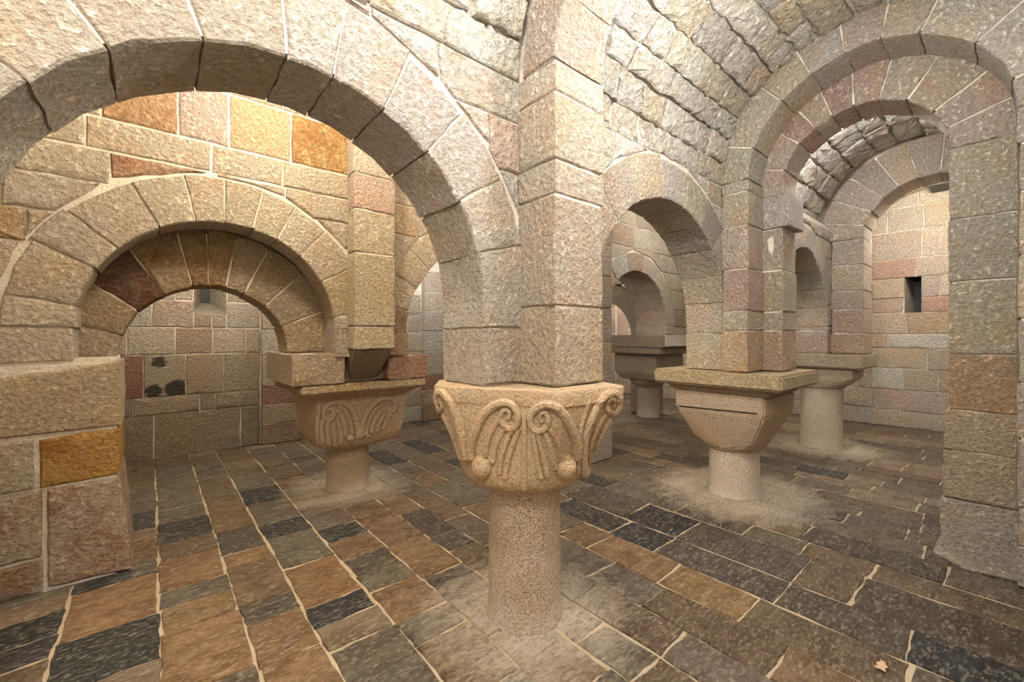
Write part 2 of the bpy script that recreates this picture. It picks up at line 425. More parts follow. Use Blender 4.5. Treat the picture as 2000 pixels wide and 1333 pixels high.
if True:
    rest_v, rest_f, rest_c = [], [], []
    for idx, (vv, (a0, a1, b0, b1)) in enumerate(pav):
        if vv < 0: continue
        cx, cy = (a0 + a1) / 2, (b0 + b1) / 2
        if cx < -.2: colr = pick(OCH, OCH, BRN, GBR, TAN, BRN, GRN)
        elif cx < 1.2: colr = pick(OCH, BRN, GBR, BRN, DBR, GBR, GRN)
        elif cx < 3.0: colr = pick(GBR, DBR, GBR, BRN, SLT, GRN, DBR, BRN)
        else: colr = pick(GBR, BRN, TAN, GBR, BRN, GRN, DBR, TAN)
        w0 = random.uniform(-.012, .012)
        u = lambda k: random.uniform(-k, k)
        P = [(a0 + u(.008), b0 + w0 * .8), (a1 + u(.008), b0 - w0 * .8), (a1 + u(.008), b1 + u(.007)), (a0 + u(.008), b1 + u(.007))]
        h = random.uniform(-.004, .004)
        if idx < 300:
            stone(fl, P, mapZ(), h, -.06, colr, M_PAVE, 'paving_stone', gap=.013, ch=.005, seg=.06, rough=.0055)
        else:
            Q = inset(P, .008); k = len(rest_v); rest_c += [tuple(x * 1.1 for x in colr) + (1,)] * 8
            rest_v += [(x, y, h - .002) for x, y in Q] + [(x, y, -.03) for x, y in Q]
            rest_f += [(k, k + 1, k + 2, k + 3)] + [(k + j, k + 4 + j, k + 4 + (j + 1) % 4, k + (j + 1) % 4) for j in range(4)]
    if rest_v:
        fp = link('far_paving', rest_v, rest_f, M_PAVE_FAR, fl, (.135, .105, .072), smooth=False, kind='stuff')
        at = fp.data.color_attributes.new('tone', 'FLOAT_COLOR', 'POINT')
        for i_, c_ in enumerate(rest_c): at.data[i_].color = c_
def paint(px, py, col, where=lambda p, q: onZ(p, q), names=('paving_stone',), maxd=.5):
    p = where(px, py); best = None
    for o, c in STONES:
        if not o.name.split('.')[0] in names: continue
        d = (c - p).length
        if d < maxd and (best is None or d < best[0]): best = (d, o)
    if best: best[1].color = tuple(col) + (1,)
for px, py in [(500, 955), (285, 1025), (225, 1150), (350, 1050), (565, 1040), (650, 1180), (240, 1270), (690, 1030), (650, 1030), (1250, 1045), (1365, 1035), (50, 1230), (35, 1300), (850, 880), (880, 900), (760, 895), (1870, 1270), (1600, 925), (1930, 1235)]:
    paint(px, py, jit(SLT, .2))
for px, py in [(850, 1030), (735, 1110), (460, 1040), (510, 1180), (1520, 1090), (1660, 1180), (1750, 1160), (1450, 1130), (1760, 1080), (1800, 1010)]:
    paint(px, py, jit(DBR, .15))
for px, py in [(380, 1090), (370, 1180), (480, 1110), (550, 1250), (600, 1110), (790, 1170), (380, 1310), (860, 1100), (1350, 1150), (640, 1290), (480, 1230), (1270, 1100), (250, 1200)]:
    paint(px, py, jit((.26, .155, .072), .1))

wr_ = struct(link('wall_right', *boxes([(-3.3, 8.5, -2.5, -2.05, 0, 3.2)]), M_MORTAR, None, smooth=False), 'plastered outer wall of the near nave, right of the frame', 'wall')

# ------------------------------------------------------------------ near arcade wall (row through the carved column)
YA = -.05; YB = .36
A1 = (-1.20, 1.78, .88); R1 = (1.58, 1.67, 1.02); R2 = (4.50, 1.72, .95); R3 = (7.35, 1.72, .95)
wn = wall_core('wall_near_arcade', -2.7, 3.3, 1.32, 3.1, mapY(YA), -.014, -(YB - YA) + .014, [A1, R1])
wn['label'] = 'pale rubble and ashlar wall above the near round arches'; wn['category'] = 'wall'
EXT = .335
cl = [(A1[0], A1[1], A1[2] + EXT + .01), (R1[0], R1[1], R1[2] + EXT + .01)]
courses(wn, -2.4, -.06, [2.2, 2.5, 2.78, 3.02, 3.22], mapY(YA), .0, -.1, (.28, .5), cl, P_near, M_ROUGH)
courses(wn, .30, 2.52, [2.05, 2.3, 2.55, 2.82, 3.02, 3.2], mapY(YA), .0, -.1, (.25, .45), cl, P_vault, M_ROUGH)
# big near arch
a1 = thing('stone_arch', (A1[0], .15, 1.82), 'large near round arch of pale voussoirs at upper left, dark brown soffit', 'arch')
angs1 = [16, 33.5, 51, 67, 81.5, 93, 110, 127.5, 143, 162, 180]
def near_c(): return pick(GREY, WHITE, GREY, (.64, .57, .51))
arch_ring(a1, *A1, A1[2] + EXT, angs1, mapY(YA), 0, -(YB - YA), near_c, mid=3, cols=[(.62, .56, .48), (.63, .57, .52), (.62, .57, .53), (.63, .58, .53), (.64, .59, .52), (.60, .54, .46), (.60, .53, .44), (.64, .57, .47), (.60, .53, .44), (.60, .50, .40)])
# springer courses of this arch above the carved capital
pc1 = thing('arch_pier', (.1, .0, 1.33), 'pier of stacked ashlar blocks standing on the carved volute capital', 'pier')
def jamb(parent, arch, side, zs, other, M, nf, nb, cols, rise=.0):
    c, z0, r = arch
    for i, (u0, u1) in enumerate(zip(zs, zs[1:])):
        L = []
        k = 4
        for j in range(k + 1):
            t = u0 + (u1 - u0) * j / k
            dx = r if t <= z0 else math.sqrt(max(0, r * r - (t - z0) ** 2))
            L.append((c + side * dx, t))
        L = [L[0]] + [q for q in L[1:-1] if q[1] > z0] + [L[-1]]
        P = L + [(other, u1 + (rise if i == len(zs) - 2 else 0)), (other, u0)]
        stone(parent, P, M, nf, nb, cols[i], M_STONE, 'stone', both=True, mid=3, gap=.009)
z13 = A1[1] + (A1[2] + .17) * math.sin(R(13))
jamb(pc1, A1, 1, [1.33, 1.64, 2.03], -.02, mapY(YA), .004, -(YB - YA), [(.58, .50, .42), (.60, .54, .47)], .085)
jamb(pc1, R1, -1, [1.33, 1.60, 2.0], .06, mapY(YA), .0, -(YB - YA), [(.5, .45, .38), (.52, .46, .4)])
link('mortar_bed', *boxes([(-.30, .54, YA + .012, YB - .012, 1.328, 2.0)]), M_MORTAR, pc1, smooth=False)
# transverse rib on the carved column
NC = (-1.07, 3.03)     # nave vault centre (y, z)
zr1 = [1.33, 1.75, 2.33, 2.51, 2.86, 3.03]
blocks(pc1, -.06, .33, -.325, -.03, zr1, P_near, cols=[(.60, .50, .37), (.58, .50, .41), (.60, .53, .44), (.60, .53, .43), (.62, .55, .46)])
rib1 = thing('rib_arch', (.13, -1.07, 3.03), 'transverse rib rising from the carved column into the near vault', 'arch')
arch_ring(rib1, NC[0], NC[1], .745, 1.02, [0, 24, 47, 71, 95, 119, 143, 162, 180], mapX(-.06), 0, -.39, near_c, cols=[(.50, .42, .36), (.55, .46, .38)] + [None] * 6)
pr1 = wr_
blocks(pr1, -.06, .33, -2.05, -1.90, [0.0, .4, .8, 1.2, 1.6, 2.0, 2.4, 2.75, 3.03], P_near)
# pier left of the big arch
p0 = wn
blocks(p0, -2.7, -2.085, YA, YB, [0, .4, .8, 1.2, 1.6, 1.83], P_near)

# arch from the carved column back to the plain cubic capital
a2 = thing('stone_arch', (R1[0], .15, 1.67), 'round arch between the carved column and the column with plain cubic capital', 'arch')
arch_ring(a2, *R1, R1[2] + EXT, [14, 29, 45, 61, 78, 97, 116, 134, 152, 166], mapY(YA), 0, -(YB - YA), lambda: pick(BEIGE, GREY, CREAM), mid=4, gap=.011, cols=[(.56, .51, .42), (.48, .43, .36), (.42, .38, .33)] + [None] * 6)
pc2 = thing('arch_pier', (2.95, 0, 1.25), 'stepped pier on the plain cubic capital, double ribs on its right', 'pier')
jamb(pc2, R1, 1, [1.255, 1.62, 1.915], 3.28, mapY(YA), .0, -(YB - YA), [(.64, .57, .44), (.62, .54, .46)], .09)
link('mortar_bed', *boxes([(2.62, 3.27, YA + .012, YB - .012, 1.255, 2.0)]), M_MORTAR, pc2, smooth=False)
zo = [1.255, 1.64, 1.82, 2.21, 2.61, 2.92, 3.03]
blocks(pc2, 2.50, 2.865, -.285, -.055, zo, P_soft, cols=[(.62, .48, .34), (.58, .53, .44), (.60, .46, .40), (.62, .52, .44), (.60, .54, .45), (.60, .55, .46)])
blocks(pc2, 2.87, 3.25, -.45, -.055, zo, P_soft, cols=[(.60, .46, .36), (.58, .50, .40), (.56, .50, .40), (.58, .50, .41), None, (.60, .54, .45)], shape=lambda i, P: [(P[0][0] - .035, P[0][1] - .06), (P[1][0], P[1][1] - .06), P[2], P[3]] if i == 4 else P)

# double transverse arch over the nave
OA = (-1.07, 3.03, .785); IA = (-.995, 2.98, .545)
ar = thing('rib_arch', (2.68, -1.07, 3.03), 'outer ring of the stepped double arch spanning the nave at right', 'arch')
arch_ring(ar, *OA, 1.09, [0, 19.5, 49, 67, 84, 100, 116, 141, 166, 180], mapX(2.50), 0, -.365, P_soft, cols=[GREEN, BEIGE, (.63, .55, .43), GREY, PINK, (.64, .57, .48), WHITE, WHITE, GREY])
ai = thing('rib_arch', (3.06, -1.0, 2.98), 'inner ring of the stepped double arch with pinkish voussoirs at right', 'arch')
arch_ring(ai, *IA, .93, [0, 17, 42, 58, 72, 88, 105, 124, 146, 163, 180], mapX(2.865), 0, -.385, P_soft, cols=[(.62, .50, .43), (.62, .51, .44), (.58, .44, .37), (.62, .54, .45), (.57, .43, .37), (.62, .50, .43), (.63, .55, .46), (.63, .54, .43), (.62, .51, .44), (.63, .53, .46)])
pr2 = thing('wall_pier', (3.05, -1.7, 0), 'tall right-hand pier of large blocks under the stepped double arch', 'pier')
zp = [0.03, .40, .75, 1.05, 1.46, 1.99, 2.45, 2.98]
blocks(pr2, 2.865, 3.25, -2.05, -1.54, zp, P_soft, cols=[(.64, .58, .49), (.63, .52, .39), (.63, .52, .38), (.58, .42, .28), (.60, .54, .42), (.56, .53, .45), (.60, .55, .45)],
       shape=lambda i, P: [P[0], P[1], (P[2][0], P[2][1] + (.045, .03, .02)[i]), (P[3][0] - (.05, .02, 0)[i], P[3][1] + (.045, .03, .02)[i])] if i < 3 else P)
blocks(pr2, 2.50, 2.85, -2.05, -1.865, [0.02, .28, .52, .95, 1.3, 1.7, 2.1, 2.5, 2.8, 3.03], P_soft)
PL = [(2.66, -2.05, 0), (3.3, -2.05, 0), (3.3, -1.47, 0), (2.74, -1.45, 0), (2.58, -1.62, 0)] + [(2.80, -2.05, .05), (3.3, -2.05, .05), (3.3, -1.50, .05), (2.83, -1.50, .05)]

# next bay of the near arcade
YC = -.20
wf = wall_core('wall_near_arcade_far_bays', 3.28, 8.25, 1.3, 3.1, mapY(YC), -.014, -.5, [R2, R3])
wf['label'] = 'pale stone arcade wall beyond the stepped double arch'; wf['category'] = 'wall'
cl2 = [(R2[0], R2[1], R2[2] + .31), (R3[0], R3[1], R3[2] + .31)]
courses(wf, 3.3, 8.25, [1.32, 1.6, 1.9, 2.15, 2.4, 2.65, 2.9, 3.05], mapY(YC), 0, -.1, (.25, .5), cl2, P_soft, M_ROUGH)
a3 = thing('stone_arch', (R2[0], 0, 1.72), 'round arch half hidden behind the stepped pier, leading to the third column', 'arch')
arch_ring(a3, *R2, R2[2] + .3, [0, 16, 32, 50, 70, 92, 115, 140, 162, 180], mapY(YC), 0, -.5, lambda: pick(GREY, BEIGE, PINK), mid=3)
a3b = wf
arch_ring(a3b, *R3, R3[2] + .3, [0, 20, 40, 62, 85, 110, 135, 158, 180], mapY(YC), 0, -.5, P_soft, mid=1)
pc4 = thing('arch_pier', (5.9, 0, 1.34), 'pier on the third column, behind the stepped pier', 'pier')
blocks(pc4, 5.46, 6.38, YC, .30, [1.345, 1.66, 1.72], P_soft)
z4 = [1.345, 1.62, 1.95, 2.2, 2.55, 2.9]
blocks(pc4, 5.60, 6.1, -.56, YC - .005, z4, P_soft, cols=[(.64, .5, .4), (.63, .5, .42), PINK, CREAM, PINK])
r4 = thing('rib_arch', (5.85, -1.2, 2.9), 'pinkish transverse arch in the background before the end wall', 'arch')
arch_ring(r4, -1.22, 2.9, .66, 1.16, [0, 14, 30, 46, 62, 78, 95, 112, 130, 148, 165, 180], mapX(5.60), 0, -.5, lambda: pick(PINK, CREAM, PINK, BEIGE), mid=1)
p4 = wr_
blocks(p4, 5.6, 6.1, -2.05, -1.885, [0, .6, 1.2, 1.8, 2.4, 2.9], P_soft)

# ------------------------------------------------------------------ nave vault
def vault(name, x0, x1, cy, cz, r, label, thick=.2, full=True):
    V, F = [], []; n = 24
    for x in (x0, x1):
        for i in range(n + 1):
            a = math.pi * i / n
            V += [(x, cy + (r + .045) * math.cos(a), cz + (r + .045) * math.sin(a)), (x, cy + (r + thick) * math.cos(a), cz + (r + thick) * math.sin(a))]
    k = (n + 1) * 2
    for i in range(n):
        a = i * 2; F += [(a, a + 2, k + a + 2, k + a), (a + 1, k + a + 1, k + a + 3, a + 3), (a, a + 1, a + 3, a + 2), (k + a, k + a + 2, k + a + 3, k + a + 1)]
    return struct(link(name, V, F, M_MORTAR, None, smooth=False), label, 'vault')
vr = 1.025
v1 = vault('ceiling_near', -3.2, 8.3, NC[0], NC[1], vr, 'rough barrel vault of small pale stones over the near nave')
def vcourses(x0, x1, a0, a1, n, wr):
    angs = [a0 + (a1 - a0) * i / n + (random.uniform(-.02, .02) if 0 < i < n else 0) for i in range(n + 1)]
    courses(v1, x0, x1, angs, mapV(NC[0], NC[1], vr), 0, -.12, wr, (), P_vault, M_ROUGH, us=vr, tilt=.03, gap=.017, rough=.012, seg=.06, ch=.013)
vcourses(-2.3, -.06, 0, 1.75, 9, (.28, .5))
vcourses(.33, 2.50, 0, 2.3, 12, (.25, .5))
vcourses(3.25, 5.6, 0, 2.6, 11, (.3, .55))
vcourses(6.1, 8.25, 0, 2.9, 10, (.35, .6))
fx = thing('spotlight', (7.95, -1.05, 3.98), 'small black slot-shaped lamp fixture up on the far vault', 'lamp')
link('housing', *boxes([(7.7, 8.2, -1.22, -.98, 3.95, 4.0)]), M_METAL, fx, smooth=False)
link('bracket', *boxes([(7.9, 7.98, -1.12, -1.06, 4.0, 4.06)]), M_METAL, fx, smooth=False)

# ------------------------------------------------------------------ second arcade (row through the volute capital at left)
YD = 2.10
L2 = (-1.20, 1.65, .815); L2B = (1.32, 1.60, 1.0); L3 = (4.40, 1.76, .88); L4 = (7.3, 1.76, .88)
ws = wall_core('wall_far_arcade', -3.2, 8.25, 1.40, 3.75, mapY(YD), -.014, -.62, [L2, L2B, L3, L4])
ws['label'] = 'warm-lit stone wall of the second arcade, seen through the large arch'; ws['category'] = 'wall'
EX2 = .345
cl3 = [(L2[0], L2[1], L2[2] + EX2), (L2B[0], L2B[1], L2B[2] + .3), (L3[0], L3[1], L3[2] + .3), (L4[0], L4[1], L4[2] + .3)]
def row(parent, t0, t1, joints, M, nf, nb, arches, colfn, cols=None, mat=None, holes=()):
    for i, (a, b) in enumerate(zip(joints, joints[1:])):
        add_rect(parent, a, a, b, b, t0, t1, M, nf, nb, arches, colfn, mat, holes, col=(cols[i] if cols else None))
MY = mapY(YD)
row(ws, 3.48, 3.74, [-2.6, -2.1, -1.7, -1.18, -.8, -.24], MY, 0, -.1, cl3, P_warm)
row(ws, 3.06, 3.48, [-2.7, -2.25, -1.895, -1.489, -1.179, -.737, -.244], MY, 0, -.1, cl3, P_warm, [CREAM, CREAM, (.58, .39, .24), (.64, .52, .46), (.66, .53, .36), (.62, .42, .19)])
row(ws, 2.84, 3.06, [-2.7, -2.2, -1.97, -1.29, -.80, -.25], MY, 0, -.1, cl3, P_warm, [CREAM, CREAM, CREAM, CREAM, (.66, .57, .44)])
row(ws, 2.62, 2.84, [-2.7, -2.3, -1.85, -1.25, -.78, -.25], MY, 0, -.1, cl3, P_warm, [CREAM, CREAM, (.58, .42, .31), CREAM, CREAM])
row(ws, 2.39, 2.62, [-2.75, -2.33, -1.9, -.6, -.25], MY, 0, -.1, cl3, P_warm)
row(ws, 2.18, 2.39, [-2.75, -2.23, -1.9, -.5, -.25], MY, 0, -.1, cl3, P_warm)
row(ws, 1.80, 2.18, [-2.75, -2.0, -.42, -.25], MY, 0, -.1, cl3, P_warm)
row(ws, 1.42, 1.80, [-2.85, -2.37], MY, 0, -.1, cl3, P_warm)
courses(ws, .13, 3.0, [1.75, 2.05, 2.3, 2.6, 2.9, 3.2, 3.5, 3.74], MY, 0, -.1, (.3, .5), cl3, P_warm)
courses(ws, 3.0, 8.2, [1.75, 2.05, 2.4, 2.7, 3.0, 3.35, 3.74], MY, 0, -.1, (.35, .6), cl3, P_back)
def ang_of(px, py, arch, y):
    p = onY(px, py, y); return math.degrees(math.atan2(p.z - arch[1], p.x - arch[0]))
angL = sorted(ang_of(x, y, L2, YD) for x, y in [(150, 598), (187, 525), (229, 485), (311, 443), (383, 434), (439, 436), (495, 445), (544, 464), (592, 495), (633, 549), (650, 620)])
b1 = thing('stone_arch', (L2[0], 2.25, 1.65), 'warm-lit middle arch with flush cream voussoirs, nested inside the large arch', 'arch')
arch_ring(b1, *L2, L2[2] + EX2, [0] + [a for a in angL if 4 < a < 176] + [180], mapY(YD), 0, -.31, P_warm, mid=2)
IL = (-1.26, 1.44, .56)
b2 = thing('stone_arch', (IL[0], 2.6, 1.44), 'recessed inner arch of brown stained voussoirs beyond the middle arch', 'arch')
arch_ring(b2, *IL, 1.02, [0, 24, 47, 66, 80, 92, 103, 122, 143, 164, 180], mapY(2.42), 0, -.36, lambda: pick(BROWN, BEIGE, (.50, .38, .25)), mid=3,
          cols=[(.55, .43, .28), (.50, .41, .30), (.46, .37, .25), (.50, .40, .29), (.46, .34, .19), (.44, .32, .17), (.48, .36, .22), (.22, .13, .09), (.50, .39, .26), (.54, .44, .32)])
b3 = thing('stone_arch', (L2B[0], 2.3, 1.6), 'arch of the second arcade half hidden behind the carved column pier', 'arch')
arch_ring(b3, *L2B, L2B[2] + .3, [0, 18, 36, 54, 72, 90, 108, 124, 138, 152, 166, 180], mapY(YD), 0, -.62, P_warm, mid=3, cols=[None] * 8 + [CREAM, CREAM, (.48, .36, .26), (.50, .38, .3)])
b4 = thing('stone_arch', (L3[0], 2.3, 1.76), 'small distant arch of the second arcade seen under the near round arch', 'arch')
arch_ring(b4, *L3, L3[2] + .3, [0, 20, 40, 60, 82, 106, 130, 155, 180], mapY(YD), 0, -.62, P_back, mid=2)
b5 = ws
arch_ring(b5, *L4, L4[2] + .3, [0, 25, 50, 75, 100, 125, 150, 180], mapY(YD), 0, -.62, P_back, mid=1)

# left pier under the middle arch
lp = thing('wall_pier', (-2.2, 2.4, 0), 'broad left pier of big cream, orange and reddish blocks', 'pier')
link('mortar_bed', *boxes([(-3.2, -1.815, 2.056, 2.76, 0, 1.41)]), M_MORTAR, lp, smooth=False)
ML = mapY(2.04)
for P, c in [([(-2.75, .97), (-1.79, .98), (-1.79, 1.425), (-2.75, 1.30)], (.64, .52, .36)),
             ([(-2.17, .65), (-1.795, .655), (-1.795, .98), (-2.175, .96)], (.62, .38, .12)),
             ([(-2.7, .63), (-2.18, .645), (-2.185, .96), (-2.7, .96)], (.62, .54, .43)),
             ([(-2.135, .02), (-1.735, .0), (-1.77, .40), (-1.795, .65), (-2.14, .645)], (.585, .48, .39)),
             ([(-2.7, .2), (-2.145, .22), (-2.15, .64), (-2.7, .63)], (.585, .50, .41)),
             ([(-2.7, .0), (-2.14, .0), (-2.15, .21), (-2.7, .2)], (.56, .48, .38))]:
    stone(lp, P, ML, 0, -.70, c, M_STAIN if c[0] < .59 or c[2] < .2 else M_STONE, 'stone', both=True, mid=3, gap=.012, ch=.014)
stone(lp, [(-2.365, 1.42), (-2.018, 1.43), (-2.018, 1.65), (-2.365, 1.65)], MY, 0, -.31, CREAM, M_STONE, both=True, mid=2)
link('mortar_bed', *boxes([(-2.4, -1.825, 2.125, 2.74, 1.38, 1.445)]), M_MORTAR, lp, smooth=False)

# pier over the left volute capital
pc3 = thing('arch_pier', (0, 2.5, 1.155), 'pier above the left volute capital with overhanging impost blocks', 'pier')
zc3 = 1.155
blocks(pc3, -.74, -.30, 2.11, 3.1, [zc3, 1.438], cols=[(.56, .45, .32)])
blocks(pc3, .14, .56, 2.11, 3.1, [zc3, 1.40], cols=[(.45, .27, .19)])
blocks(pc3, -.29, .13, 2.25, 3.1, [zc3, 1.44, 1.66], cols=[(.5, .42, .33), (.55, .45, .33)])
blocks(pc3, -.388, -.275, 2.095, 2.73, [1.395, 1.66], cols=[(.60, .50, .38)])
blocks(pc3, .115, .335, 2.095, 2.73, [1.395, 1.62], cols=[(.5, .36, .27)])
RB = 1.93
blocks(pc3, -.27, .11, RB, YD + .14, [1.47, 1.68], cols=[(.64, .53, .36)])
blocks(pc3, -.27, .11, RB, YD - .005, [1.68, 2.34, 2.73, 3.05, 3.5], P_warm, cols=[(.64, .54, .38), (.65, .55, .40), (.64, .50, .42), (.66, .58, .46)])
V = [(-.26, RB + .01, 1.465), (.10, RB + .01, 1.465), (.05, 2.26, 1.165), (-.20, 2.26, 1.165), (.10, 2.30, 1.465), (-.26, 2.30, 1.465), (.05, 2.31, 1.165), (-.20, 2.31, 1.165)]
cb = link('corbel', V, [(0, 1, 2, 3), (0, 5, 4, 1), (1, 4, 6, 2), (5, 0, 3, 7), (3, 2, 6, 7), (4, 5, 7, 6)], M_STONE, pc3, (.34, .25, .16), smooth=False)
v2 = vault('ceiling_middle', -3.2, 8.3, 1.22, 3.45, .90, 'barrel vault over the second nave, mostly out of view')
arch_ring(v2, 1.22, 3.4, .70, .88, [0, 25, 50, 75, 105, 130, 155, 180], mapX(-.27), 0, -.38, P_warm, mid=1)
v3 = vault('ceiling_far', -3.2, 8.3, 4.02, 2.75, 1.32, 'low barrel vault over the third nave, out of view')

# pier between the naves, glimpsed right of the carved column
pm = thing('stone_pier', (2.8, 1.75, 0), 'dark free-standing pier just visible right of the carved column', 'pier')
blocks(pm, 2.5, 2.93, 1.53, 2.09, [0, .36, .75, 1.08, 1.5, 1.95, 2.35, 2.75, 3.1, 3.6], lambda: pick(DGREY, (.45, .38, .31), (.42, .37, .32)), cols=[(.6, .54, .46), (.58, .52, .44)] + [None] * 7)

# far transverse arch of the third nave
ft = thing('rib_arch', (6.0, 4.1, 1.5), 'tiny dark transverse arch deep behind the small distant arch', 'arch')
arch_ring(ft, 4.12, 1.55, .80, 1.2, [0, 20, 45, 70, 95, 120, 145, 165, 180], mapX(6.0), 0, -.3, P_back, mid=1)
blocks(ft, 6.0, 6.3, 2.75, 3.32, [0, .5, 1.1, 1.55], P_back)
blocks(ft, 6.0, 6.3, 4.92, 5.28, [0, .5, 1.1, 1.55], P_back)
link('mortar_bed', *boxes([(6.02, 6.28, 2.75, 5.3, 2.7, 4.1)]), M_MORTAR, ft, smooth=False)

# ------------------------------------------------------------------ outer walls
HB = (-1.20, -.83, 1.90, 2.45)
wb = struct(link('wall_back', *boxes([(-3.3, HB[0], 5.314, 5.8, 0, 3.6), (HB[1], 8.5, 5.314, 5.8, 0, 3.6), (HB[0], HB[1], 5.314, 5.8, 0, HB[2]), (HB[0], HB[1], 5.314, 5.8, HB[3], 3.6)]), M_MORTAR, None, smooth=False), 'coursed stone back wall seen through the inner arch at left', 'wall')
MB = mapY(5.30)
row(wb, 0, .57, [-2.6, -1.95, -1.614, -.66, -.42], MB, 0, -.1, (), P_back, [BEIGE, (.42, .34, .25), (.44, .36, .27), (.42, .36, .28)])
row(wb, .57, .80, [-2.6, -1.95, -1.81, -1.136, -.965, -.42], MB, 0, -.1, (), P_back, [BEIGE, (.4, .33, .25), (.52, .43, .32), (.44, .36, .28), (.46, .39, .31)])
M_SPOT = sandstone('sandstone_black_stains', .9, .4, [((-1.56, 5.3, 1.25), .085), ((-1.62, 5.3, .88), .10), ((-1.38, 5.3, .88), .15)])
row(wb, .80, 1.345, [-2.6, -2.1, -1.714], MB, 0, -.1, (), P_back, [(.42, .25, .21), (.42, .25, .21)])
row(wb, .80, 1.345, [-1.714, -1.285], MB, 0, -.1, (), P_back, [(.54, .46, .35)], mat=M_SPOT)
row(wb, .80, 1.345, [-1.285, -.864, -.42], MB, 0, -.1, (), P_back, [(.52, .43, .34), (.50, .43, .33)])
row(wb, 1.345, 1.70, [-2.6, -1.87, -1.40, -.99, -.60, -.42], MB, 0, -.1, (), P_back)
row(wb, 1.70, 2.06, [-2.6, -2.1, -1.63, -1.0, -.42], MB, 0, -.1, (), P_back, holes=[HB])
row(wb, 2.06, 2.4, [-2.6, -1.9, -1.4, -.42], MB, 0, -.1, (), P_back, holes=[HB])
courses(wb, .14, 2.2, [0, .3, .62, .95, 1.3, 1.65, 2.0, 2.35], MB, 0, -.1, (.35, .6), (), P_back)
courses(wb, 2.7, 8.2, [0, .4, .8, 1.2, 1.65, 2.0, 2.35, 2.8], MB, 0, -.1, (.5, .8), (), P_back)
for xa, lab in ((-.41, 'shallow pilaster on the back wall left of the volute capital'), (2.21, 'shallow pilaster on the back wall right of the volute capital')):
    pl = thing('pilaster', (xa + .25, 5.25, 0), lab, 'pilaster')
    blocks(pl, xa, xa + .54, 5.19, 5.31, [0, .3, .58, .85, 1.3, 1.68, 2.05, 2.4, 2.8], P_back, cols=[(.40, .29, .2), (.5, .4, .3), (.40, .24, .19)] + [None] * 5)
def slit(name, label, V, F, pane):
    o = struct(link(name, V, F, M_STONE, None, (.5, .45, .38), smooth=False), label, 'window')
    link('slit_dark_end', *boxes([pane]), M_DARK, o, smooth=False)  # near-black slab stands in for the darkness deep inside the slit
    return o
x0, x1, z0, z1 = HB
slit('window_1', 'splayed slit window in the back wall with a sloping sill',
     [(x0, 5.31, z0), (x1, 5.31, z0), (x1, 5.31, z1), (x0, 5.31, z1), (x0 + .10, 5.7, z0 + .16), (x1 - .16, 5.7, z0 + .16), (x1 - .16, 5.7, z1), (x0 + .10, 5.7, z1)],
     [(0, 1, 5, 4), (1, 2, 6, 5), (2, 3, 7, 6), (3, 0, 4, 7)], (x0 + .05, x1 - .1, 5.70, 5.74, z0 + .1, z1))
XE = 8.25; HE = (-.85, -.64, 1.99, 2.59)
we = struct(link('wall_end', *boxes([(XE + .014, XE + .6, -2.3, HE[0], 0, 4.3), (XE + .014, XE + .6, HE[1], 5.6, 0, 4.3), (XE + .014, XE + .6, HE[0], HE[1], 0, HE[2]), (XE + .014, XE + .6, HE[0], HE[1], HE[3], 4.3)]), M_MORTAR, None, smooth=False), 'cream end wall of the near nave with a small slit window', 'wall')
MX = mapX(XE)
courses(we, -2.05, -.2, [0, .29, .65, 1.02, 1.38, 1.62, 1.99, 2.24, 2.59, 2.92, 3.4, 3.8, 4.15], MX, 0, -.1, (.35, .6), (), lambda: pick(CREAM, WHITE, (.66, .56, .42), BEIGE, PINK, CREAM), holes=[HE])
courses(we, -.2, 5.3, [0, .3, .65, 1.02, 1.4, 1.8, 2.2, 2.6, 3.0], MX, 0, -.1, (.4, .7), (), P_soft)
for px, py, cl_ in ((1775, 523, (.58, .40, .31)), (1830, 595, (.56, .38, .30)), (1795, 633, (.58, .46, .32)), (1725, 600, (.62, .50, .42))): paint(px, py, cl_, lambda p, q: onX(p, q, XE), ('stone',), .6)
y0, y1, z0, z1 = HE
slit('window_2', 'narrow dark slit window in the far end wall',
     [(XE, y0, z0), (XE, y1, z0), (XE, y1, z1), (XE, y0, z1), (XE + .5, y0 + .03, z0), (XE + .5, y1 - .06, z0), (XE + .5, y1 - .06, z1), (XE + .5, y0 + .03, z1)],
     [(0, 1, 5, 4), (1, 2, 6, 5), (2, 3, 7, 6), (3, 0, 4, 7)], (XE + .5, XE + .54, y0, y1, z0, z1))
struct(link('wall_left', *boxes([(-3.6, -3.2, -2.4, 5.6, 0, 4.6)]), M_MORTAR, None, smooth=False), 'closing wall beyond the left edge of the frame', 'wall')

